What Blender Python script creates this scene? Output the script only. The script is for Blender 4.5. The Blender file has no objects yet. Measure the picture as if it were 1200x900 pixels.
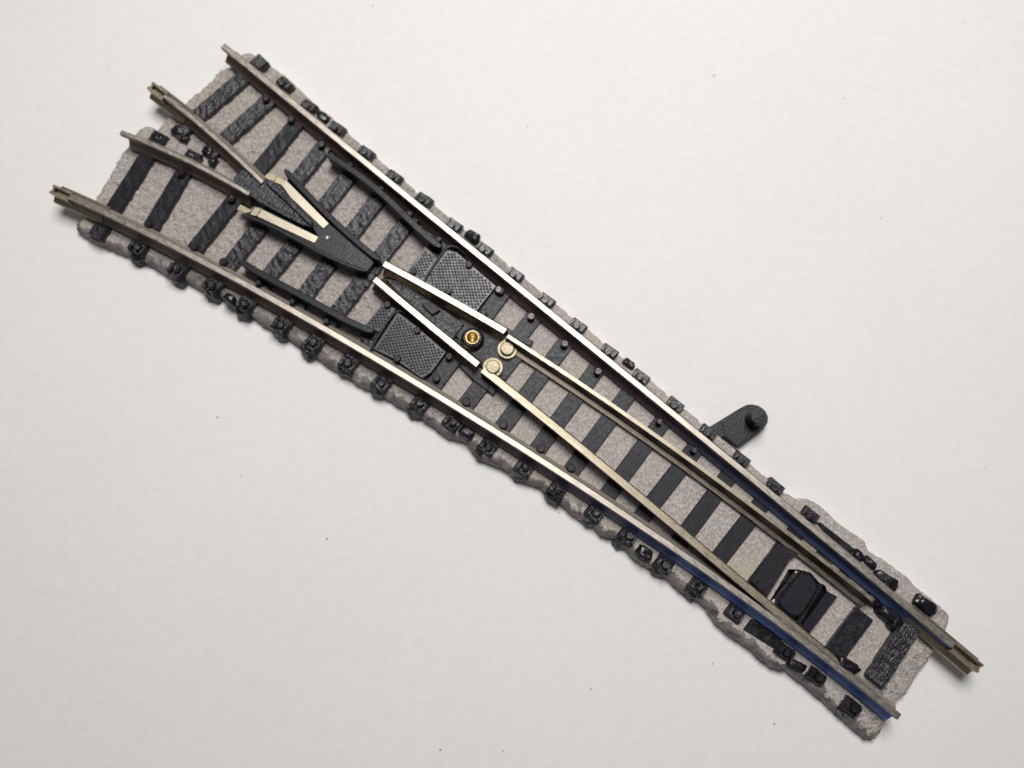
import bpy, bmesh, math, random
import numpy as np
from mathutils import Vector, Matrix, noise, geometry
random.seed(7)
MM = 0.001
scn = bpy.context.scene
COL = scn.collection

# ------------------------------------------------------------------ camera
F = 1000.0                       # focal length, in pixels of a 1200 wide frame
NAD = (590.0, 640.0)             # where a plumb line under the camera meets the frame
ZC = 99.0                        # camera height above the paper, mm
d = Vector(((NAD[0]-600)/F, -(NAD[1]-450)/F, -1)).normalized()
Zc = -d
Xc = (Vector((1, 0, 0)) - Zc*Zc.x).normalized()
Yc = Zc.cross(Xc)
R = Matrix((Xc, Yc, Zc))         # camera -> world

def W(px, py, z=0.0):
    """point of the plane at height z (mm) measured off the photograph"""
    v = R @ Vector(((px-600)/F, -(py-450)/F, -1))
    t = (z-ZC)/v.z
    return Vector((v.x*t, v.y*t, z))

def W2(p, z=0.0):
    return W(p[0], p[1], z)

cd = bpy.data.cameras.new('camera')
cd.sensor_fit = 'HORIZONTAL'; cd.sensor_width = 36
cd.lens = 36*F/1200
cd.clip_start = 0.005; cd.clip_end = 20
cam = bpy.data.objects.new('camera', cd); COL.objects.link(cam)
cd.dof.use_dof = True; cd.dof.aperture_fstop = 20
cd.dof.focus_distance = (Vector((0, 0, ZC))-W(720, 470, 3)).dot(Zc)*MM
cam.matrix_world = Matrix.Translation((0, 0, ZC*MM)) @ R.to_4x4()
scn.camera = cam

# ------------------------------------------------------------------ materials
def mat(name):
    m = bpy.data.materials.new(name); m.use_nodes = True
    nt = m.node_tree
    b = nt.nodes['Principled BSDF']
    return m, nt, b

def nd(nt, typ, **kw):
    n = nt.nodes.new(typ)
    for k, v in kw.items():
        if k.startswith('i_'):
            n.inputs[k[2:].replace('_', ' ')].default_value = v
        else:
            setattr(n, k, v)
    return n

def coords(nt):
    tc = nt.nodes.new('ShaderNodeTexCoord')
    mp = nt.nodes.new('ShaderNodeMapping'); mp.inputs['Scale'].default_value = (1000, 1000, 1000)   # millimetres
    nt.links.new(tc.outputs['Object'], mp.inputs['Vector'])
    return mp.outputs['Vector']

def nz(nt, vec, scale, detail=3, rough=.55):
    n = nd(nt, 'ShaderNodeTexNoise'); n.inputs['Scale'].default_value = scale
    n.inputs['Detail'].default_value = detail; n.inputs['Roughness'].default_value = rough
    nt.links.new(vec, n.inputs['Vector'])
    return n.outputs['Fac']

def ramp(nt, fac, stops):
    r = nt.nodes.new('ShaderNodeValToRGB')
    el = r.color_ramp.elements
    while len(el) < len(stops): el.new(0.5)
    for e, (p, c) in zip(el, stops):
        e.position = p; e.color = tuple(c)+(1,) if len(c) == 3 else c
    nt.links.new(fac, r.inputs['Fac'])
    return r.outputs['Color']

def bump(nt, b, height, strength, dist):
    n = nt.nodes.new('ShaderNodeBump'); n.inputs['Strength'].default_value = strength
    n.inputs['Distance'].default_value = dist*MM
    nt.links.new(height, n.inputs['Height']); nt.links.new(n.outputs['Normal'], b.inputs['Normal'])
    return n

def math_(nt, op, a, b=None):
    n = nt.nodes.new('ShaderNodeMath'); n.operation = op
    for i, v in enumerate((a, b)):
        if v is None: continue
        if isinstance(v, (int, float)): n.inputs[i].default_value = v
        else: nt.links.new(v, n.inputs[i])
    return n.outputs[0]

def along(nt, v, ang, sx, sy):
    """noise space turned by ang and stretched: grain of sleepers, draw lines of the rails"""
    r = nt.nodes.new('ShaderNodeMapping'); r.inputs['Rotation'].default_value = (0, 0, -ang)
    nt.links.new(v, r.inputs['Vector'])
    q = nt.nodes.new('ShaderNodeMapping'); q.inputs['Scale'].default_value = (sx, sy, 1)
    nt.links.new(r.outputs['Vector'], q.inputs['Vector'])
    return q.outputs['Vector']
TRACK, SLEEP = math.radians(-39), math.radians(52.6)

def plastic(name, c0, c1, rough0, rough1, bs, bd, scale, grain=False, spec=.5):
    m, nt, b = mat(name); v = coords(nt)
    nt.links.new(ramp(nt, nz(nt, v, scale*.35, 4), [(.3, c0), (.7, c1)]), b.inputs['Base Color'])
    g = along(nt, v, SLEEP, .45, 1.7) if grain else v
    rr = ramp(nt, nz(nt, g, scale*.8, 3), [(.35, (rough0,)*3), (.65, (rough1,)*3)])
    nt.links.new(rr, b.inputs['Roughness'])
    h = nz(nt, g, scale, 4, .6)
    if grain: h = math_(nt, 'ADD', h, math_(nt, 'MULTIPLY', nz(nt, v, scale*.45, 3), .7))
    bump(nt, b, h, bs, bd)
    b.inputs['Specular IOR Level'].default_value = spec
    return m

def metal(name, c0, c1, rough, metallic=1.0, scale=2.0, bd=.01, spots=None):
    m, nt, b = mat(name); v = along(nt, coords(nt), TRACK, .6, 2.0)
    col = ramp(nt, nz(nt, v, scale, 5, .65), [(.3, c0), (.7, c1)])
    if spots:
        s = ramp(nt, nz(nt, v, 3.2, 3, .7), [(.64, (0, 0, 0)), (.70, (1, 1, 1))])
        mx = nt.nodes.new('ShaderNodeMix'); mx.data_type = 'RGBA'
        nt.links.new(s, mx.inputs[0]); nt.links.new(col, mx.inputs[6]); mx.inputs[7].default_value = (*spots, 1)
        col = mx.outputs[2]
    nt.links.new(col, b.inputs['Base Color'])
    b.inputs['Metallic'].default_value = metallic
    nt.links.new(ramp(nt, nz(nt, v, scale*2, 3), [(.3, (rough*.8,)*3), (.7, (rough*1.25,)*3)]), b.inputs['Roughness'])
    bump(nt, b, nz(nt, v, 7, 3), .5, bd)
    return m

M = {}
M['plastic'] = plastic('black_plastic', (.009, .009, .0135), (.015, .015, .021), .38, .52, .5, .025, 3.0, spec=.3)
M['rough'] = plastic('rough_black_plastic', (.007, .007, .011), (.015, .015, .021), .20, .40, 1.0, .13, 2.6, True)
M['melted'] = plastic('melted_black_plastic', (.005, .005, .008), (.010, .010, .013), .24, .42, .7, .12, 1.1)
M['pebbled'] = plastic('pebbled_black_plastic', (.009, .009, .012), (.016, .016, .021), .26, .44, .7, .05, 4.5, spec=.35)
M['moulded'] = plastic('moulded_black_chair', (.011, .011, .015), (.020, .020, .026), .20, .38, .8, .08, 2.6)
M['tread'] = plastic('glossy_tread_plastic', (.010, .010, .014), (.017, .017, .022), .26, .40, .4, .02, 3.0, spec=.45)
M['head'] = metal('worn_nickel_rail_head', (.33, .29, .25), (.52, .47, .415), .42, scale=1.1, bd=.006)
M['pale'] = metal('bright_nickel', (.42, .375, .295), (.53, .48, .39), .42, scale=1.2, spots=(.34, .27, .17), bd=.006)
M['rivet'] = metal('scuffed_rivet', (.24, .205, .14), (.34, .30, .22), .50, scale=3, bd=.02)
m_, nt_, b_ = mat('bare_rail_foot'); b_.inputs['Base Color'].default_value = (.30, .275, .225, 1)
b_.inputs['Metallic'].default_value = .3; b_.inputs['Roughness'].default_value = .45; M['foot'] = m_
M['blade_top'] = metal('grey_nickel_blade', (.25, .215, .165), (.37, .325, .26), .42, scale=1.0, bd=.006)
M['brass'] = metal('brass', (.46, .35, .17), (.58, .46, .25), .36, scale=2)
M['joiner'] = metal('tarnished_nickel', (.36, .31, .22), (.46, .40, .29), .42, scale=2)

M['blade'] = metal('dull_blade_side', (.085, .065, .05), (.13, .10, .08), .45, metallic=.5, scale=1.0)
# rail sides: brown at the tip end of the rails, a blue reflection painted into the colour towards the toe end
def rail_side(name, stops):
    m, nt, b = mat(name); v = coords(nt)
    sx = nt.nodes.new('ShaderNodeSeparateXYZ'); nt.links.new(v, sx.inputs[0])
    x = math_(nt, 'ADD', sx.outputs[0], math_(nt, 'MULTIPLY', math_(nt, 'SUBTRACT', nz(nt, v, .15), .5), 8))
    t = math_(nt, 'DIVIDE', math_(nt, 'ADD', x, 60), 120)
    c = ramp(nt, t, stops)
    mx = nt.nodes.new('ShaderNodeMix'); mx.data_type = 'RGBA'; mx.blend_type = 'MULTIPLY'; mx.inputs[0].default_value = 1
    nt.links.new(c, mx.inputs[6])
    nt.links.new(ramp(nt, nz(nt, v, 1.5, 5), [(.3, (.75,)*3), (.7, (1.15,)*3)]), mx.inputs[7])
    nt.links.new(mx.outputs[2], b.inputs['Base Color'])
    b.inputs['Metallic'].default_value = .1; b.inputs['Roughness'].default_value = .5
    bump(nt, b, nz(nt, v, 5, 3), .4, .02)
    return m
M['side'] = rail_side('rail_side_blue_reflection', [(.0, (.20, .17, .13)), (.35, (.11, .07, .058)), (.60, (.105, .066, .066)), (.68, (.10, .10, .135)), (.80, (.11, .165, .34)), (1.0, (.085, .17, .42))])
M['side_long_reflection'] = rail_side('rail_side_long_blue_reflection', [(.0, (.20, .17, .13)), (.30, (.11, .07, .058)), (.52, (.10, .068, .075)), (.61, (.12, .13, .20)), (.68, (.12, .20, .46)), (1.0, (.09, .175, .46))])

def ballast(name, coarse=0.0, gain=1.0):
    m, nt, b = mat(name); v = coords(nt)
    fine = nz(nt, v, 3.6, 4, .7); big = nz(nt, v, .12, 3)
    c = ramp(nt, fine, [(.30, tuple(gain*q for q in (.22, .192, .180))), (.5, tuple(gain*q for q in (.39, .350, .328))), (.70, tuple(gain*q for q in (.58, .54, .505)))])
    mx = nt.nodes.new('ShaderNodeMix'); mx.data_type = 'RGBA'
    nt.links.new(ramp(nt, big, [(.52, (0, 0, 0)), (.70, (.75, .75, .75))]), mx.inputs[0])
    nt.links.new(c, mx.inputs[6]); mx.inputs[7].default_value = (.52, .46, .33, 1)
    nt.links.new(mx.outputs[2], b.inputs['Base Color'])
    b.inputs['Roughness'].default_value = .48
    h = nz(nt, v, 2.6, 5, .72)
    if coarse: h = math_(nt, 'ADD', math_(nt, 'MULTIPLY', h, .6), math_(nt, 'MULTIPLY', nz(nt, v, 1.25, 3, .6), 1.0))
    bump(nt, b, h, 1.0, .20+coarse)
    return m
M['ballast'] = ballast('grey_ballast', 0.0, 1.14); M['coarse'] = ballast('coarse_plastered_ballast', .55, 1.42)
M['grime'] = plastic('grimy_ballast_edge', (.07, .06, .062), (.27, .24, .228), .30, .6, 1.0, .16, 2.2)

def paper():
    m, nt, b = mat('white_paper'); v = coords(nt)
    big = ramp(nt, nz(nt, v, .03, 3), [(.3, (.775, .765, .752)), (.7, (.80, .79, .778))])
    mp = nt.nodes.new('ShaderNodeMapping'); mp.inputs['Scale'].default_value = (.7, 1.0, 1)
    nt.links.new(v, mp.inputs['Vector'])
    fib = nz(nt, mp.outputs['Vector'], .9, 6, .7)
    vo = nt.nodes.new('ShaderNodeTexVoronoi'); vo.inputs['Scale'].default_value = .30
    nt.links.new(v, vo.inputs['Vector'])
    sx = nt.nodes.new('ShaderNodeSeparateColor'); nt.links.new(vo.outputs['Color'], sx.inputs[0])
    thr = math_(nt, 'MULTIPLY', math_(nt, 'POWER', sx.outputs[0], 3), .052)
    dist = math_(nt, 'ADD', vo.outputs['Distance'], math_(nt, 'MULTIPLY', math_(nt, 'SUBTRACT', nz(nt, v, 4), .5), .03))
    spot = math_(nt, 'LESS_THAN', dist, thr)
    mx = nt.nodes.new('ShaderNodeMix'); mx.data_type = 'RGBA'
    nt.links.new(math_(nt, 'MULTIPLY', spot, .6), mx.inputs[0]); nt.links.new(big, mx.inputs[6])
    mx.inputs[7].default_value = (.22, .20, .20, 1)
    m2 = nt.nodes.new('ShaderNodeMix'); m2.data_type = 'RGBA'; m2.blend_type = 'MULTIPLY'; m2.inputs[0].default_value = 1
    nt.links.new(mx.outputs[2], m2.inputs[6])
    nt.links.new(ramp(nt, fib, [(.3, (.955, .953, .953)), (.7, (1.02, 1.015, 1.012))]), m2.inputs[7])
    nt.links.new(m2.outputs[2], b.inputs['Base Color'])
    b.inputs['Roughness'].default_value = .75
    bump(nt, b, fib, .35, .05)
    return m
M['paper'] = paper()
m_, nt_, b_ = mat('lit_paper_in_gap'); b_.inputs['Base Color'].default_value = (.75, .72, .66, 1); b_.inputs['Roughness'].default_value = .6; M['lit_paper'] = m_  # pale colour imitating lit paper below the bed

# ------------------------------------------------------------------ mesh helpers (all in millimetres)
def link(name, bm, mats, parent=None, smooth=False):
    me = bpy.data.meshes.new(name)
    bmesh.ops.recalc_face_normals(bm, faces=bm.faces)
    for v in bm.verts: v.co *= MM
    bm.to_mesh(me); bm.free()
    for m in (mats if isinstance(mats, (list, tuple)) else [mats]): me.materials.append(m)
    if smooth:
        for p in me.polygons: p.use_smooth = True
    o = bpy.data.objects.new(name, me); COL.objects.link(o)
    if parent: o.parent = parent
    return o

def prism(bm, pts, z0, z1, mi=0, taper=0.0):
    """closed outline -> solid between z0 and z1; taper shrinks the top outline (mm)"""
    if isinstance(pts[0], Vector): pts = [(p.x, p.y) for p in pts]
    n = len(pts)
    cx = sum(p[0] for p in pts)/n; cy = sum(p[1] for p in pts)/n
    top = []
    for p in pts:
        dx, dy = cx-p[0], cy-p[1]; L = math.hypot(dx, dy) or 1
        k = min(taper, L*.6)/L
        top.append((p[0]+dx*k, p[1]+dy*k))
    lo = [bm.verts.new((p[0], p[1], z0)) for p in pts]
    zm = z1-taper*.8
    mid = [bm.verts.new((p[0], p[1], zm)) for p in pts] if taper else lo
    hi = [bm.verts.new((p[0], p[1], z1)) for p in top]
    f = [bm.faces.new(lo), bm.faces.new(hi)]
    for i in range(n):
        j = (i+1) % n
        if taper:
            f.append(bm.faces.new((lo[i], lo[j], mid[j], mid[i])))
        f.append(bm.faces.new((mid[i], mid[j], hi[j], hi[i])))
    for q in f: q.material_index = mi
    return bm

def ppoly(pix, z):
    return [W2(p, z) for p in pix]

def obox(bm, c, u, lu, lv, z0, z1, taper=.1, mi=0):
    """box centred on c, length lu along unit u, width lv across"""
    v = Vector((-u.y, u.x, 0))
    pts = [c+u*lu/2+v*lv/2, c-u*lu/2+v*lv/2, c-u*lu/2-v*lv/2, c+u*lu/2-v*lv/2]
    prism(bm, pts, z0, z1, mi, taper)

def lathe(bm, c, prof, n=20, mi=0):
    """prof: list of (radius, z)"""
    rings = []
    for r, z in prof:
        if r < 1e-6: rings.append([bm.verts.new((c.x, c.y, z))])
        else: rings.append([bm.verts.new((c.x+r*math.cos(2*math.pi*i/n), c.y+r*math.sin(2*math.pi*i/n), z)) for i in range(n)])
    for a, b in zip(rings, rings[1:]):
        for i in range(n):
            j = (i+1) % n
            vs = [a[i % len(a)], a[j % len(a)], b[j % len(b)], b[i % len(b)]]
            q = []
            for x in vs:
                if x not in q: q.append(x)
            if len(q) > 2: bm.faces.new(q).material_index = mi

def stud(bm, c, r, z0, z1, n=8):
    lathe(bm, c, [(0, z0), (r, z0), (r, z1-.14), (r*.78, z1), (0, z1)], n)

def resample(pts, step):
    out = [pts[0].copy()]
    for a, b in zip(pts, pts[1:]):
        L = (b-a).length; k = max(1, int(round(L/step)))
        for i in range(1, k+1): out.append(a.lerp(b, i/k))
    return out

def curve(pix, z, deg, step=1.0, ext=(0, 0)):
    """polynomial through photographed centre points, resampled in the plane z"""
    P = np.array([[*W2(p, z).xy] for p in pix])
    d0 = P[-1]-P[0]; L = np.linalg.norm(d0); u = d0/L; v = np.array([-u[1], u[0]])
    s = (P-P[0])@u; t = (P-P[0])@v
    c = np.polyfit(s, t, min(deg, len(pix)-1))
    s0, s1 = s[0]-ext[0], s[-1]+ext[1]
    n = max(2, int((s1-s0)/step))
    out = []
    for k in range(n+1):
        a = s0+(s1-s0)*k/n
        q = P[0]+u*a+v*np.polyval(c, a)
        out.append(Vector((q[0], q[1], 0)))
    return out

def frames(path):
    out = []
    for i, p in enumerate(path):
        a = path[max(0, i-1)]; b = path[min(len(path)-1, i+1)]
        t = (b-a).normalized()
        out.append((p, t, Vector((-t.y, t.x, 0))))
    return out

def sweep(bm, path, prof, mis=None, wob=0.0):
    """prof: closed list of (across, z) ; mis: material index per profile edge"""
    n = len(prof); rows = []
    for p, t, v in frames(path):
        rows.append([bm.verts.new((p.x+v.x*a, p.y+v.y*a, z)) for a, z in prof])
    for r0, r1 in zip(rows, rows[1:]):
        for i in range(n):
            j = (i+1) % n
            f = bm.faces.new((r0[i], r0[j], r1[j], r1[i]))
            f.material_index = mis[i] if mis else 0
    for r in (rows[0], rows[-1]):
        bm.faces.new(r).material_index = mis[0] if mis else 0

def trim(path, a, b):
    """cut a mm off the start and b mm off the end"""
    def cut(p, L):
        p = [q.copy() for q in p]
        while L > 0 and len(p) > 2:
            s = (p[1]-p[0]).length
            if s <= L: L -= s; p.pop(0)
            else: p[0] = p[0].lerp(p[1], L/s); L = 0
        return p
    p = cut(path, a); p.reverse(); p = cut(p, b); p.reverse()
    return p

ZB, ZS, ZR = 1.75, 2.05, 4.15       # ballast top, sleeper top, rail top
def rail_mesh(path, head=.74, fl=.97, fr=.97, z0=ZS, z1=ZR, t0=0, t1=0, h0=0, h1=0, hz=.62):
    """a rail: head swept over the path, web and foot trimmed at the ends; fl and fr: foot width to each side.
    material 0 head top, 1 sides, 2 bare foot"""
    bm = bmesh.new(); h = head/2; w = .25
    c = .09
    head_p = [(-h, z1-hz), (-h, z1-c), (-h+c, z1), (h-c, z1), (h, z1-c), (h, z1-hz)]
    sweep(bm, trim(path, h0, h1), head_p, [1, 0, 0, 0, 1, 1])
    web_p = [(-fr, z0), (-fr, z0+.18), (-w, z0+.95), (-w, z1-hz), (w, z1-hz), (w, z0+.95), (fl, z0+.18), (fl, z0)]
    sweep(bm, trim(path, t0, t1), web_p, [1, 1, 1, 1, 1, 2, 2, 1])
    return bm

def rag(pts, amp, scale, seed):
    out = []
    for p in resample(pts+[pts[0]], .24)[:-1]:
        a = noise.noise(Vector((p.x*scale, p.y*scale, seed))); b = noise.noise(Vector((p.x*scale, p.y*scale, seed+31)))
        out.append(Vector((p.x+a*amp, p.y+b*amp, p.z)))
    return out

# ------------------------------------------------------------------ the sheet it lies on
bm = bmesh.new()
bmesh.ops.create_grid(bm, x_segments=2, y_segments=2, size=450)
sheet = link('tabletop', bm, M['paper'])
sheet['kind'] = 'structure'; sheet['label'] = 'off-white paper covered tabletop with fine dark specks'

# ------------------------------------------------------------------ the turnout
root = bpy.data.objects.new('track_turnout', None); COL.objects.link(root)
root.empty_display_size = .01
root['label'] = 'model railway turnout with black sleepers and nickel rails on grey ballast'
root['category'] = 'model track'

# --- ballast bed outline (photograph pixels): far edge, toe end, near edge, frog end
far_edge = [(282,61),(290,59),(300,63),(316,76),(332,88),(348,101),(372,125),(388,137),(404,152),(420,167),(438,182),(470,210),(508,240),(540,266),(576,294),(614,326),(648,354),(688,386),(724,416),(762,446),(801,479),(840,510),(866,531),(880,546),(900,562),(920,579),(932,585),(946,585),(958,592),(968,600),(982,614),(998,624),(1012,634),(1016,644),(1026,652),(1038,658),(1050,668),(1062,676),(1072,688),(1084,697),(1098,708),(1110,718),(1113,726),(1110,737)]
toe_end = [(1102,748),(1093,760),(1088,772),(1076,786),(1068,799),(1058,814),(1048,824),(1040,838),(1030,857)]
near_edge = [(1022,863),(1012,866),(1000,856),(984,842),(960,820),(940,803),(918,785),(902,782),(890,774),(876,760),(860,749),(848,741),(838,732),(830,722),(824,712),(812,702),(798,695),(790,688),(782,680),(764,668),(750,662),(738,653),(728,640),(718,632),(702,628),(694,618),(680,611),(668,603),(658,593),(644,584),(632,572),(620,569),(604,563),(592,552),(580,547),(566,542),(556,534),(546,520),(526,515),(512,505),(500,496),(490,488),(478,483),(464,476),(450,466),(436,460),(420,453),(408,442),(396,437),(384,430),(372,420),(360,413),(344,402),(324,391),(308,382),(296,373),(278,366),(260,351),(240,343),(222,334),(200,327),(184,316),(164,306),(140,298),(122,290),(106,283),(94,274),(92,266)]
frog_end = [(104,254),(112,236),(124,216),(131,204),(138,192),(146,180),(154,168),(160,158),(166,151),(176,148),(186,153),(194,144),(206,132),(220,121),(230,112),(240,104),(250,94),(258,85),(272,79),(279,70)]
out = [W2(p, 1.6)+Vector((.11, .14, 0)) for p in far_edge]+[W2(p, .5) for p in toe_end]+[W2(p, 0) for p in near_edge]+[W2(p, .7) for p in frog_end]
out = rag([Vector((p.x, p.y, 0)) for p in out], .11, 1.5, 3.0)
FARQ = np.array([[*W2(p, 1.6).xy] for p in far_edge[2:26]])
for p in out:
    if np.sqrt(((FARQ-np.array((p.x, p.y)))**2).sum(1)).min() < 3.2: continue
    q = Vector((p.x*3.3, p.y*3.3, 8)); p.x += noise.noise(q)*.10; p.y += noise.noise(q+Vector((5, 9, 0)))*.10
hole_px = [(924,667),(934,667),(950,671),(960,683),(967,686),(969,693),(940,732),(934,730),(912,707),(902,704)]
hole = [Vector((p.x, p.y, 0)) for p in ppoly(hole_px, 1.7)]
NEAR = np.array([[q.x, q.y] for q in resample([Vector((*W2(p, 0).xy, 0)) for p in near_edge], .5)])
FAR = np.array([[*W2(p, 1.6).xy] for p in far_edge[3:-2]])
NP = np.array([[p.x, p.y] for p in out]); NH = np.array([[p.x, p.y] for p in hole])
def segdist(P, q):
    A = P; B = np.roll(P, -1, 0); D = B-A
    t = np.clip(((q-A)*D).sum(1)/np.maximum((D*D).sum(1), 1e-9), 0, 1)
    return np.sqrt((((A+D*t[:, None])-q)**2).sum(1)).min()
def inside(P, x, y):
    A = P; B = np.roll(P, -1, 0)
    c = (A[:, 1] > y) != (B[:, 1] > y)
    xi = A[:, 0]+(y-A[:, 1])*(B[:, 0]-A[:, 0])/np.where(B[:, 1] == A[:, 1], 1e-9, B[:, 1]-A[:, 1])
    return bool((c & (x < xi)).sum() % 2)
far_n = len(far_edge)
ux = (W(1100, 745, 2)-W(200, 120, 2)).normalized()        # along the track
def rough_amt(p):
    """lumpy re-plastered ballast at both ends, plain moulding in the middle"""
    s = p.x*ux.x+p.y*ux.y
    return max(0, min(1, (-8-s)/14))+max(0, min(1, (s-38)/8))
pts = [Vector((p.x, p.y)) for p in out]; nb = len(pts); edges = [(i, (i+1) % nb) for i in range(nb)]
nh = len(hole); pts += [Vector((p.x, p.y)) for p in hole]; edges += [(nb+i, nb+(i+1) % nh) for i in range(nh)]
mn, mx_ = NP.min(0), NP.max(0)
st = .30
for i in range(int((mx_[0]-mn[0])/st)+1):
    for j in range(int((mx_[1]-mn[1])/st)+1):
        x = mn[0]+(i+.5*(j % 2))*st+random.uniform(-.08, .08); y = mn[1]+j*st+random.uniform(-.08, .08)
        if inside(NP, x, y) and segdist(NP, np.array((x, y))) > .34 and not inside(NH, x, y):
            pts.append(Vector((x, y)))
for i in range(nb):
    a, b = out[i-1], out[(i+1) % nb]; t = (b-a).normalized(); nrm = Vector((-t.y, t.x))
    for dd in (.16, .30):
        for sg in (1, -1):
            q = Vector((out[i].x, out[i].y))+nrm*dd*sg
            if inside(NP, q.x, q.y) and segdist(NP, np.array((q.x, q.y))) > dd*.93: pts.append(q)
vs, es, fs, *_ = geometry.delaunay_2d_cdt(pts, edges, [], 1, 1e-5)
bm = bmesh.new(); bv = []
for k, p in enumerate(vs):
    dd = segdist(NP, np.array((p.x, p.y)))
    # the near flank slopes out to the paper, the far flank is steep
    e = min(1, dd/(.6 if np.sqrt(((FAR-np.array((p.x, p.y)))**2).sum(1)).min() > 2.2 else .14))
    near = noise.noise(Vector((p.x*.5, p.y*.5, 4)))*.5+.5
    z = ZB*(.60+.40*(e*e*(3-2*e)))
    if dd < 1e-3: z = .02
    r = rough_amt(p); z -= .25*r*e
    q = Vector((p.x, p.y, 0))
    z += e*((noise.fractal(q*1.1, 1, 2, 4)*.20-.02)*r+noise.fractal(q*2.1, 1, 2, 2)*.14*r + noise.fractal(q*1.6, 1, 2, 3)*.03)
    z += (1-e)*(noise.fractal(q*2.6, 1, 2, 3)*.45)
    bv.append(bm.verts.new((p.x, p.y, max(.02, min(z, ZB+.2)))))
for f in fs:
    c = sum((vs[i] for i in f), Vector((0, 0)))/len(f)
    if inside(NP, c.x, c.y) and not inside(NH, c.x, c.y):
        fc = bm.faces.new([bv[i] for i in f])
        if rough_amt(c)+noise.noise(Vector((c.x*.4, c.y*.4, 6)))*.5 > .5: fc.material_index = 2
        nd_ = np.sqrt(((NEAR-np.array((c.x, c.y)))**2).sum(1)).min()
        if nd_+noise.noise(Vector((c.x*1.1, c.y*1.1, 2)))*.85 < .95: fc.material_index = 1
for e in [e for e in bm.edges if e.is_boundary]:
    pass
bed = link('ballast_bed', bm, [M['ballast'], M['grime'], M['coarse']], root, smooth=True)

# --- rails --------------------------------------------------------------------------------------------
up_px = [(261,53),(320,101),(380,151),(440,200),(520,267),(580,318),(640,366-5),(680,392),(740,441),(780,479),(820,515),(880,560),(928,600),(1000,657),(1072,719),(1118,757)]
lo_px = [(64,222),(120,248),(160,267),(210,293),(260,318),(300,339),(360,374),(420,409),(460,432),(500,455),(560,491),(600,518),(660,557),(700,583),(740,611),(800,649),(860,691),(900,719),(960,765),(1020,812),(1054,841)]
UP = curve(up_px, ZR, 3); LO = curve(lo_px, ZR, 4)
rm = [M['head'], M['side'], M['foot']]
rm_lo = [M['head'], M['side_long_reflection'], M['foot']]
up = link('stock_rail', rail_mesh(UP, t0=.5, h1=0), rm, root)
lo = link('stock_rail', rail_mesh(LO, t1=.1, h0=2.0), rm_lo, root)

IU = curve([(178,102),(220,131),(250,161),(276,184),(308,213)], ZR, 2)
IL = curve([(141,155),(180,169),(220,189),(260,209),(292,227)], ZR, 2)
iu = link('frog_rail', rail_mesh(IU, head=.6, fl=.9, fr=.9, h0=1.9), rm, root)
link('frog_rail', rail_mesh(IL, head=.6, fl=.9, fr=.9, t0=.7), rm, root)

CU = curve([(450,309),(500,335),(545,362),(592,388)], ZR, 2)
CL = curve([(439,327),(480,361),(520,395),(560,427)], ZR, 2)
cm = [M['pale'], M['blade'], M['joiner']]
link('closure_rail', rail_mesh(CU, head=.80, fl=.9, fr=.9), cm, root)
link('closure_rail', rail_mesh(CL, head=.80, fl=.9, fr=.9), cm, root)

def blade_mesh(path, side, mis, drop, zt=ZR-.1, z0=ZS, taper=10):
    """switch blade: thin head on the stock rail side, foot towards the middle only"""
    bm = bmesh.new()
    hw = .42
    prof = [(-hw/2, z0+.1), (-hw/2, zt), (hw/2, zt), (hw/2, zt-drop), (hw/2+.35, z0+.45), (hw/2+.80, z0+.38), (hw/2+.80, z0+.1)]
    if side > 0:
        prof[4] = (hw/2+.36, zt-.15); prof[5] = (hw/2+.48, zt-.10); prof[6] = (hw/2+.48, z0+.1)
    if side < 0:
        prof = [(-a, z) for a, z in prof]
    sweep(bm, path, prof, mis)
    return bm
BU = curve([(596,392),(632,419),(700,465),(780,521),(860,576),(900,604),(960,650),(1022,714-8)], ZR-.1, 2)
BL = curve([(565,434),(620,479),(699,542.5),(778,607.5),(818,641),(845,665.5),(870,687.5),(910,719.5),(950,753),(974,773)], ZR-.1, 3)
bmats = [M['blade_top'], M['blade'], M['joiner']]
blu = link('switch_blade', blade_mesh(BU, -1, [1, 0, 1, 1, 0, 0, 0], .5), bmats, root)
bll = link('switch_blade', blade_mesh(BL, 1, [1, 0, 2, 2, 0, 1, 1], .05), bmats, root)

# rivets on the blade heels
for par, (px, py), dz in ((blu, (594.5, 408), 0), (bll, (577.5, 429.5), .95)):
    bm = bmesh.new(); c = W(px, py, 3.2+dz)
    lathe(bm, c, [(0, 2.3), (1.12, 2.3), (1.12, 2.75+dz), (0, 2.75+dz)], 28)
    lathe(bm, c, [(.80, 2.7+dz), (.80, 3.05+dz), (.70, 3.2+dz), (0, 3.22+dz)], 28)
    link('pivot_rivet', bm, M['rivet'], par)

# --- sleepers -----------------------------------------------------------------------------------------
LOW = [(114,270),(160,290),(206,316),(247,335),(286,357),(328,381),(366,402),(407,426),(446,449),(491,473),(529,495),(571,524),(614,548),(653,574),(697,601),(736,628),(778,662),(818,688),(862,719),None,(922,764),(958,796),(999,830)]
UPP = [(303,72),(333,98),(361,124),(394,150),(428,179),(461,207),(496,234),(531,264),(567,292),(603,322),(640,352),(677,382),(714,412),(751,442),(791,475),(830,507),(869,539),(909,571),(950,604),None,None,None,(1086,710)]
SPLIT = {0: ((188,158),(207,157)), 1: ((228,180),(245,180))}
ZCH = 2.5
def up_wobble(bm, amp=.05):
    for v in bm.verts:
        q = v.co*1.7
        v.co += Vector((noise.noise(q), noise.noise(q+Vector((9, 0, 0))), noise.noise(q+Vector((0, 9, 0)))*.6))*amp
    return bm

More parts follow.
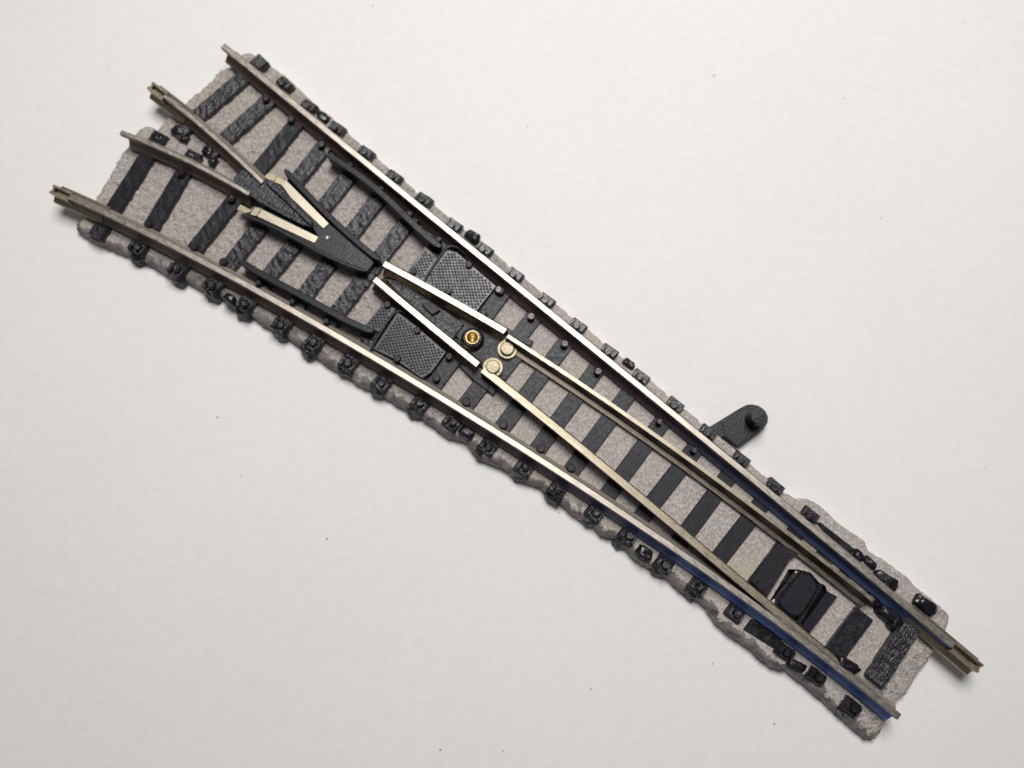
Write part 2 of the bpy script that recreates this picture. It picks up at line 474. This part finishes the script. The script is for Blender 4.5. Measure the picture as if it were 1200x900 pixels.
def sleeper_mesh(a, b, w, ztop, rough):
    """a, b: end points (mm). subdivided bar so that the top can be uneven"""
    u = (b-a).normalized(); v = Vector((-u.y, u.x, 0)); L = (b-a).length
    bm = bmesh.new()
    n = max(2, int(L/.45))
    c = .09
    prof = [(-w/2, .6), (-w/2, ztop-c), (-w/2+c, ztop), (-w/6, ztop), (w/6, ztop), (w/2-c, ztop), (w/2, ztop-c), (w/2, .6)]
    path = [a.lerp(b, i/n) for i in range(n+1)]
    sweep(bm, path, prof)
    if rough:
        for q in bm.verts:
            if q.co.z > 1:
                s = Vector((q.co.x, q.co.y, q.co.z))*1.9
                q.co += Vector((noise.noise(s), noise.noise(s+Vector((7, 3, 1))), noise.noise(s*1.3+Vector((1, 8, 2)))*.7))*rough
    return bm

def outer_chair(c, u, t, rough, low=False):
    """cast chair on a sleeper end: base block, round spike head and a clip rib. u: unit away from rail, t: along rail"""
    bm = bmesh.new()
    k = random.uniform(.9, 1.1)
    ang = random.uniform(-.06, .06); u = Matrix.Rotation(ang, 3, 'Z') @ u
    tt = Vector((-u.y, u.x, 0))
    obox(bm, c, u, 1.45*k, 1.95, .3, 2.28, .22)
    obox(bm, c-tt*.62+u*.05, u, 1.1*k, .52, 2.2, 2.78+random.uniform(-.08, .08), .16)
    stud(bm, c+tt*.12-u*.15, .46, 2.2, 2.95+random.uniform(-.12, .1), 10)
    obox(bm, c+tt*.78, u, .95*k, .30, 2.2, 2.66, .08)
    if low:
        # the lower end of the sleeper runs out as a ragged tongue over the ballast flank
        n0 = len(bm.verts)
        bmesh.ops.create_icosphere(bm, subdivisions=3, radius=1)
        bm.verts.ensure_lookup_table()
        sd = random.uniform(0, 50); ln = random.uniform(.5, 1.0); sh = random.uniform(-.3, .3)
        for v in bm.verts[n0:]:
            q = 1+noise.fractal(v.co*1.5+Vector((sd, 0, 0)), 1, 2, 3)*.3
            p = c+u*(.3+v.co.x*(ln+.25)*q+.3)+tt*(sh+v.co.y*1.12*q)
            v.co = Vector((p.x, p.y, .95+v.co.z*1.0*q-v.co.x*.45))
    if rough:
        if low: bmesh.ops.subdivide_edges(bm, edges=[e for e in bm.edges if e.calc_length() > .5], cuts=2, use_grid_fill=True)
        up_wobble(bm, .11)
    return bm

def rail_near(path, p):
    return min(path, key=lambda q: (q-p).length)

sleepers = {}
def add_sleeper(k, a, b, parts, w=2.0, ztop=ZS, rough=0.0, mt='plastic'):
    a = Vector((a.x, a.y, 0)); b = Vector((b.x, b.y, 0))
    s = link('sleeper', sleeper_mesh(a, b, w, ztop, rough), M[mt], root)
    return s

INN_UP = {1, 2, 3, 9, 10, 11, 12, 14, 15}
INN_LO = {1, 2, 3, 4, 10, 11, 12, 13}
for k in range(23):
    if not LOW[k] or not UPP[k] or k == 22: continue
    A = W2(LOW[k], ZCH); B = W2(UPP[k], ZCH); A.z = B.z = 0
    rough = .10 if k <= 7 else .02
    mt = 'rough' if k <= 8 else 'plastic'
    if k in SPLIT:
        C = W2(SPLIT[k][0], ZS); D = W2(SPLIT[k][1], ZS); C.z = D.z = 0
        segs = [(A, C, 'lo'), (D, B, 'up')]
    else:
        segs = [(A, B, 'both')]
    for a, b, which in segs:
        u = (b-a).normalized()
        if which == 'lo' or (which == 'both' and k == 2): rough, mt = .05, 'pebbled'
        elif k in SPLIT: rough, mt = .10, 'rough'
        s = add_sleeper(k, a-u*.75 if which != 'up' else a-u*.2, b+u*.75 if which != 'lo' else b+u*.2, None,
                        w=2.0 if k > 2 else 1.95, rough=rough, mt=mt, ztop=2.2 if k <= 7 else ZS)
        if which != 'up' and k:
            link('rail_chair', outer_chair(a, -u, None, True, True), M['rough'], s)
        if which != 'lo' and k:
            link('rail_chair', outer_chair(b, u, None, k <= 6), M['rough' if k <= 6 else 'moulded'], s)
        if k == 0:
            for e, uu in ((a, -u), (b, u)):
                if (which == 'lo' and e is b) or (which == 'up' and e is a): continue
                bm = bmesh.new(); obox(bm, e, uu, 1.7, 1.9, 1.4, 2.5, .3); link('end_block', up_wobble(bm, .08), M['rough'], s)
        # spike heads inside the rails
        if which != 'lo' and k in INN_UP:
            q = rail_near(UP, b); c = q-u*1.38
            bm = bmesh.new(); stud(bm, c, .46 if k < 14 else .38, 1.9, 2.95, 9)
            link('spike_head', bm, M['moulded'], s)
        if which != 'up' and k in INN_LO:
            q = rail_near(LO, a); c = q+u*1.3
            bm = bmesh.new(); stud(bm, c, .5, 1.9, 2.8, 9)
            link('spike_head', bm, M['plastic'], s)
        if which == 'lo' and k == 1 or which == 'both' and k == 2:
            q = rail_near(IL, a+u*9); c = q-u*1.35
            bm = bmesh.new(); stud(bm, c, .5, 1.9, 2.95, 8)
            link('spike_head', up_wobble(bm, .08), M['melted'], s)

# loose end lumps between the two frog rails
for (px, py, r) in ((184,162,1.0),(209,154,1.1),(214,160,.8),(224,182,.75),(234,188,.6),(244,178,.9),(250,188,.8)):
    pass

def lump(name, px, py, rx, ry, h, ang, mt='melted', z0=1.5, seed=0, parent=None):
    bm = bmesh.new()
    bmesh.ops.create_icosphere(bm, subdivisions=3, radius=1)
    c = W(px, py, z0+h*.6); ca, sa = math.cos(ang), math.sin(ang)
    for v in bm.verts:
        n = noise.fractal(v.co*1.9+Vector((seed, seed*2, 0)), 1, 2, 3)*.22+.9
        # squarish lump
        x = math.copysign(abs(v.co.x)**.55, v.co.x)*rx*n; y = math.copysign(abs(v.co.y)**.55, v.co.y)*ry*n
        z = math.copysign(abs(v.co.z)**.55, v.co.z)*h*n
        v.co = Vector((c.x+x*ca-y*sa, c.y+x*sa+y*ca, z0+z))
    return link(name, bm, M[mt], parent or root, smooth=True)

th = math.atan2(ux.y, ux.x)
for i, (px, py, rx, ry, h) in enumerate([(184,161,.95,.62,.95),(209,153,.85,.75,1.1),(216,162,.55,.6,.8),(223,182,.7,.55,.9),(232,187,.5,.5,.8),(243,177,.8,.6,1.1),(249,189,.6,.6,.9)]):
    lump('sleeper_stub', px, py, rx, ry, h, th+.2, seed=i)
# lumps between the chairs along both outer sides
for i, (px, py, rx, ry, h) in enumerate([(378,137,.9,.6,.9),(554,277,1.05,.65,1.0),(737,426,.85,.5,.9),(269,350,.8,.6,1.0),(547,507,1.0,.7,1.0),(755,648,1.1,.75,1.1)]):
    lump('joint_lug', px, py, rx, ry, h, th, seed=20+i)

# --- frog ---------------------------------------------------------------------------------------------
def Q2(x, y): return (260+x/7.5, 180+y/7.5)
frog = link('crossing_frog', prism(bmesh.new(), ppoly([Q2(*p) for p in [(170,535),(250,510),(330,470),(850,730),(800,640),(560,330),(480,260),(545,215),(940,615),(1150,790),(1310,920),(1330,960),(1280,1030),(800,850)]], 3.55), 2.0, 3.55, 0), M['pebbled'], root)
bm = bmesh.new(); prism(bm, ppoly([Q2(*p) for p in [(100,210),(180,140),(260,170),(380,235),(430,230),(500,275),(620,400),(800,600),(810,630),(770,650),(690,610),(560,550),(380,430),(250,375),(120,290)]], 3.7), 2.0, 3.75, 0, .12)
nose = link('frog_nose', bm, M['rough'], frog)
bm = bmesh.new()
def bar(bm, pix, z, w, z0, deg=2, rnd=True, ext=(0, 0)):
    path = curve(pix, z, deg, .6, ext)
    prof = [(-w/2, z0), (-w/2, z-.12), (-w/2+.1, z), (w/2-.1, z), (w/2, z-.12), (w/2, z0)]
    n = len(path)
    rows = []
    for i, (p, t, v) in enumerate(frames(path)):
        k = 1.0
        if rnd and i in (0, n-1): k = .45
        rows.append([bm.verts.new((p.x+v.x*a*k, p.y+v.y*a*k, zz)) for a, zz in prof])
    m = len(prof)
    for r0, r1 in zip(rows, rows[1:]):
        for i in range(m): bm.faces.new((r0[i], r0[(i+1) % m], r1[(i+1) % m], r1[i]))
    bm.faces.new(rows[0]); bm.faces.new(rows[-1])
    return bm
bar(bm, [Q2(*p) for p in [(395,245),(560,390),(785,612)]], 4.15, .6, 3.3)
bar(bm, [Q2(*p) for p in [(270,365),(500,500),(760,630)]], 4.1, .6, 3.3)
link('frog_ridge', bm, M['rough'], nose)
link('wing_rail', bar(bmesh.new(), [Q2(*p) for p in [(550,140),(720,320),(930,540),(1150,740),(1380,930)]], 4.15, .72, 2.0, 3), M['plastic'], frog)
link('wing_rail', bar(bmesh.new(), [Q2(*p) for p in [(170,530),(500,670),(800,830),(1040,950),(1270,1030)]], 3.9, .5, 2.0, 3), M['plastic'], frog)
def strip(pix, z, th_=.25):
    return prism(bmesh.new(), ppoly([Q2(*p) for p in pix], z), z-th_, z, 0, .04)
link('contact_strip', strip([(310,470),(850,735),(815,785),(300,545)], 3.75), M['pale'], frog)
link('contact_strip', strip([(560,230),(940,615),(895,658),(600,380),(520,265)], 3.75), M['pale'], frog)
link('strip_tail', strip([(160,445),(265,500),(240,530),(130,490)], 3.3), M['joiner'], frog)
link('strip_tail', strip([(265,500),(290,465),(345,490),(300,550),(250,535)], 4.0, .5), M['joiner'], frog)
link('strip_tail', strip([(370,200),(420,160),(480,200),(450,250),(400,225)], 3.0), M['joiner'], frog)
link('strip_tail', strip([(470,210),(510,205),(560,235),(520,275),(460,250)], 3.7, .5), M['joiner'], frog)
bm = bmesh.new(); lathe(bm, W(383.6, 277.5, 3.56), [(.36, 3.50), (.36, 3.57), (.30, 3.575), (0, 3.575)], 18); hole_disc = link('frog_hole_disc', bm, M['melted'], frog); hole_disc.data.materials.append(M['joiner'])  # flat disc, its dark colour imitates the shade in a small hole
bm = bmesh.new(); bm.from_mesh(hole_disc.data); lathe(bm, W(383.4, 278.2, 3.6)*MM, [(.17*MM, 3.57*MM), (.17*MM, 3.60*MM), (0, 3.605*MM)], 14, 1); bm.to_mesh(hole_disc.data); bm.free()

# --- check rails --------------------------------------------------------------------------------------
def check(pix, studs, z=3.95):
    o = link('check_rail', bar(bmesh.new(), pix, z, .8, 2.0, 4), M['plastic'], root)
    for (px, py) in studs:
        bm = bmesh.new(); stud(bm, W(px, py, 3.3), .36, 2.0, 3.3, 8); link('fixing_stud', bm, M['plastic'], o)
check([(384,181),(402,192),(420,205),(444,223),(470,249),(490,267),(516,289)], [(410,193),(446,221),(480,250),(514,280)])
check([(282,306),(300,318),(320,328),(340,339),(360,350),(400,372),(422,382),(437,388)], [(302,331),(342,353),(382,376)])

# --- diamond tread plates -----------------------------------------------------------------------------
def plate(pix, zt, dots_dir, frame_pix=None, bolts=()):
    poly = ppoly(pix, zt); bm = bmesh.new(); prism(bm, poly, 1.2, zt, 0, .05)
    P = np.array([[p.x, p.y] for p in poly])
    u = (W2(dots_dir[1], zt)-W2(dots_dir[0], zt)).normalized(); v = Vector((-u.y, u.x, 0))
    c = P.mean(0); sp = .46
    for i in range(-30, 31):
        for j in range(-40, 41):
            q = Vector((c[0], c[1], 0))+u*(i*sp+(j % 2)*sp/2)+v*(j*sp*.62)
            if inside(P, q.x, q.y) and segdist(P, np.array((q.x, q.y))) > .26:
                r = .15; h = .15
                lathe(bm, q, [(r, zt-.01), (r*.85, zt+h*.6), (r*.4, zt+h), (0, zt+h*1.05)], 7)
    o = link('tread_plate', bm, M['tread'], root)
    if frame_pix:
        bm = bmesh.new(); path = resample(ppoly(frame_pix, zt+.2), .4)
        for _ in range(3):
            path = [path[0]]+[(path[i-1]+path[i]*2+path[i+1])/4 for i in range(1, len(path)-1)]+[path[-1]]
        sweep(bm, path, [(-.17, zt-.3), (-.17, zt+.12), (-.07, zt+.22), (.07, zt+.22), (.17, zt+.12), (.17, zt-.3)])
        link('plate_rim', bm, M['plastic'], o)
    for (px, py) in bolts:
        bm = bmesh.new(); stud(bm, W(px, py, zt+.4), .44, zt-.2, zt+.45, 8); link('bolt_head', bm, M['plastic'], o)
    return o
ZP = 2.75
def Q3(x, y): return (460+x/7.5, 270+y/7.5)
def Q4(x, y): return (420+x/7.5, 330+y/7.5)
plate([Q3(*p) for p in [(470,170),(560,190),(690,300),(910,490),(740,710),(500,600),(270,450)]], ZP, (Q3(300,440), Q3(520,180)), [Q3(*p) for p in [(280,450),(300,400),(470,150),(510,130),(560,135),(640,205)]], [Q3(670,298), Q3(490,530)])
plate([Q3(*p) for p in [(285,140),(395,240),(270,450),(130,365)]], ZP-.05, (Q3(130,365), Q3(285,140)), None, [Q3(180,355)])
plate([Q4(*p) for p in [(345,265),(520,400),(770,620),(640,800),(560,850),(330,690),(130,590)]], ZP, (Q4(130,590), Q4(330,280)), [Q4(*p) for p in [(110,600),(150,510),(310,270),(350,245),(400,262),(480,320)]], [Q4(515,425), Q4(340,675)])
plate([Q4(*p) for p in [(215,190),(330,235),(190,450),(60,380)]], ZP-.05, (Q4(60,380), Q4(215,190)), None, [Q4(255,200)])
# the four spike heads beyond the plates
bm = bmesh.new()
for p in (Q3(950,530), Q3(800,720), Q4(797,655), Q4(685,845)):
    bm2 = bmesh.new(); stud(bm2, W(p[0], p[1], 2.8), .45, 1.9, 2.85, 9); link('spike_head', bm2, M['plastic'], root)
bm.free()

# --- centre plate with brass eyelet -------------------------------------------------------------------
def Q5(x, y): return (520+x/7.5, 360+y/7.5)
bm = bmesh.new()
prism(bm, ppoly([Q5(*p) for p in [(60,190),(180,70),(330,150),(520,280),(700,440),(545,640),(400,600),(300,480)]], 2.2), 1.2, 2.2, 0, .05)
cp = link('centre_plate', bm, M['plastic'], root)
bm = bmesh.new(); prism(bm, ppoly([(451,326),(470,330),(500,350),(530,370),(544,380),(530,398),(500,372),(470,346)], 2.5), 1.5, 2.5, 0, .1)
link('frog_tongue', up_wobble(bm, .05), M['rough'], cp)
bm = bmesh.new(); prism(bm, ppoly([Q4(*p) for p in [(560,200),(620,170),(720,250),(650,290)]], 3.0), 2.4, 3.0, 0, .1); link('tongue_block', bm, M['plastic'], cp)
c = W(553.5, 395.5, 3.4)
bm = bmesh.new(); lathe(bm, c, [(1.38, 2.2), (1.33, 2.6), (1.08, 3.2), (.82, 3.2), (.82, 2.2)], 30); link('eyelet_collar', bm, M['melted'], cp, True)
bm = bmesh.new(); lathe(bm, c, [(.84, 3.0), (.90, 3.35), (.83, 3.5), (.66, 3.5), (.57, 3.35), (.48, 2.8), (.22, 2.45), (0, 2.4)], 30); link('brass_eyelet', bm, M['brass'], cp, True)
# blocks beside the blade heels
bm = bmesh.new(); prism(bm, ppoly([Q5(*p) for p in [(560,180),(790,295),(765,345),(560,235)]], 2.5), 1.5, 2.5, 0, .08); link('heel_block', bm, M['plastic'], root)
bm = bmesh.new(); prism(bm, ppoly([Q5(*p) for p in [(130,500),(330,560),(480,690),(440,770),(260,640)]], 2.35), 1.5, 2.35, 0, .08); link('heel_block', bm, M['plastic'], root)

# --- toe end: wide sleeper, sliding tie block, thin sleepers, melted lumps -----------------------------
def Q6(x, y): return (880+x/7.5, 630+y/7.5)
def Q7(x, y): return (860+x/7.5, 700+y/7.5)
def Q8(x, y): return (980+x/7.5, 640+y/7.5)
def slab(name, pix, z, z0=.6, mt='plastic', tp=.12, wob=0.0, q=None):
    bm = bmesh.new(); prism(bm, ppoly([q(*p) for p in pix] if q else pix, z), z0, z, 0, tp)
    return link(name, up_wobble(bm, wob) if wob else bm, M[mt], root)
slab('toe_sleeper', [(235,40),(420,140),(350,190),(140,530),(0,390)], 2.6, q=Q6)
slab('tie_slot', [(922,665),(936,665),(952,669),(970,685),(971,694),(940,734),(900,704)], .5, z0=.1, mt='melted')
tb = slab('tie_block', [(440,300),(520,310),(560,350),(600,440),(580,480),(450,690),(380,710),(310,670),(240,590),(235,560),(260,520)], 3.1, q=Q6, tp=.3, mt='plastic')
slab('slot_rib', [(380,300),(400,320),(235,560),(205,535)], 2.0, q=Q6, mt='melted', tp=.06)
slab('slot_rib', [(600,400),(640,410),(430,770),(395,745)], 2.0, q=Q6, mt='melted', tp=.06)
slab('lit_paper_slab', [(933,669),(936.5,670),(932.5,676),(930.5,674.5)], 1.9, z0=1.5, mt='lit_paper', tp=.03)  # added slabs standing in for lit paper seen through the gap
slab('lit_paper_slab', [(904.5,705),(912,697),(914,698.5),(908,706.5)], 1.9, z0=1.5, mt='lit_paper', tp=.03)
slab('toe_sleeper', [(590,115),(720,235),(690,300),(560,170)], 2.2, q=Q6)
slab('toe_sleeper', [(790,285),(880,360),(840,415),(760,345)], 2.2, q=Q6)
slab('toe_sleeper', [(670,470),(765,520),(520,840),(440,790)], 2.5, q=Q6)
link('sleeper', up_wobble(sleeper_mesh(*[Vector((q.x, q.y, 0)) for q in (W(1014,719,2.5), W(979,766,2.5))], 2.3, 2.5, .05), .05), M['moulded'], root)
s22 = link('sleeper', sleeper_mesh(*[Vector((q.x, q.y, 0)) for q in (W(1069,733,2.6), W(1026,799,2.6))], 2.25, 2.65, .14), M['rough'], root)
for i, (px, py, rx, ry, h, a) in enumerate([(994,781,1.5,.85,1.3,-.6),(1042,721,1.7,.8,1.6,-.7),(1051,733,1.2,.8,1.3,-.5),(1022,703,.9,.7,1.2,-.6),(1036,678,1.5,.75,1.2,-.6),(1043,684,1.1,.85,1.2,-.5),(1020,659,.9,.5,1.0,-.9),(1006,651,.75,.65,1.1,-.6),(1085,709,1.5,.85,1.1,-.6),(934,780,1.3,.6,.7,-.5)]):
    lump('melted_lug', px, py, rx, ry, h, a, seed=40+i)
for (px, py) in ((921,764),(958,793),(999,829)):
    link('rail_chair', outer_chair(W(px, py, 2.5)*1, Vector((-ux.y, ux.x, 0))*-1, None, True, True), M['melted'], s22)
slab('slide_slot', [(150,190),(240,215),(430,370),(360,460),(80,285)], 1.85, q=Q7, mt='melted')
slab('slide_slot', [(955,612),(962,612),(1004,645),(1000,654),(985,645)], 1.85, mt='melted')

# --- throw lever --------------------------------------------------------------------------------------
def K(x, y): return (780+x/5, 440+y/5)
bm = bmesh.new()
prism(bm, ppoly([K(*p) for p in [(200,360),(260,300),(440,190),(475,172),(510,168),(550,178),(585,205),(602,240),(600,275),(575,310),(430,415),(330,360),(260,400)]], 1.5), .3, 1.5, 0, .16)
lev = link('throw_lever', bm, M['pebbled'], root)
bm = bmesh.new(); c = W(889, 488, 3.7)
lathe(bm, c, [(1.0, 1.3), (.95, 1.9), (.90, 3.6), (.82, 3.72), (0, 3.74)], 24); link('lever_pin', bm, M['pebbled'], lev)
bm = bmesh.new(); sweep(bm, ppoly([K(330,270), K(348,352), K(425,412)], 1.5), [(-.1, 1.3), (-.1, 1.62), (.1, 1.62), (.1, 1.3)]); link('lever_rib', bm, M['plastic'], lev)

# --- rail joiners -------------------------------------------------------------------------------------
def joiner(path, slot, parent, foot, closed=1):
    """folded joiner round the foot; slot: stretch of path where two lips stand open above it"""
    bm = bmesh.new(); w = foot+.13
    sweep(bm, path, [(-w, ZS-.2), (-w, ZS+.42), (-.42, ZS+.82), (-.42, ZS+.70), (-w+.12, ZS+.32), (-w+.12, ZS-.02), (w-.12, ZS-.02), (w-.12, ZS+.32), (.42, ZS+.70), (.42, ZS+.82), (w, ZS+.42), (w, ZS-.2)])
    for sgn in (-1, 1):
        sweep(bm, slot, [(sgn*.55, ZS+.45), (sgn*.57, ZR-.14), (sgn*.50, ZR-.03), (sgn*.26, ZR-.04), (sgn*.22, ZS+.45)])
    sweep(bm, slot, [(-.3, ZS+.5), (-.3, ZR-1.0), (.3, ZR-1.0), (.3, ZS+.5)])
    a, b = (slot[0], slot[1]) if closed > 0 else (slot[-1], slot[-2])
    u = (b-a).normalized()
    sweep(bm, [a+u*.05, a+u*.32], [(-.3, ZS+.5), (-.3, ZR-.2), (.3, ZR-.2), (.3, ZS+.5)])
    link('rail_joiner', bm, M['joiner'], parent)
def before(p, L): return [p[0]+(p[0]-p[1]).normalized()*L]+p
joiner(before(LO[0:7], .5), before(trim(LO[0:4], 0, 1.0), .45), lo, .97)
joiner(before(IU[0:6], .5), before(trim(IU[0:4], 0, 1.1), .45), iu, .9)
ue = UP[-6:]; t = (ue[-1]-ue[-2]).normalized(); ext = [ue[-1]+t*.05, ue[-1]+t*1.8, ue[-1]+t*3.6]
joiner(ue+ext, ext, up, .97, -1)

# ------------------------------------------------------------------ light
w = bpy.data.worlds.new('World'); scn.world = w; w.use_nodes = True
w.node_tree.nodes['Background'].inputs[0].default_value = (.93, .95, 1.0, 1)
w.node_tree.nodes['Background'].inputs[1].default_value = .10
ld = bpy.data.lights.new('ceiling_lamp', 'AREA'); ld.shape = 'DISK'; ld.size = .115
ld.energy = .615; ld.color = (1.0, .978, .955)
lamp = bpy.data.objects.new('ceiling_lamp', ld); COL.objects.link(lamp)
lamp.location = (.019, .110, .228)
lamp.rotation_euler = (Vector((0, .03, 0))-lamp.location).to_track_quat('-Z', 'Y').to_euler()

scn.view_settings.view_transform = 'Standard'; scn.view_settings.look = 'None'
scn.view_settings.exposure = 0; scn.view_settings.gamma = 1
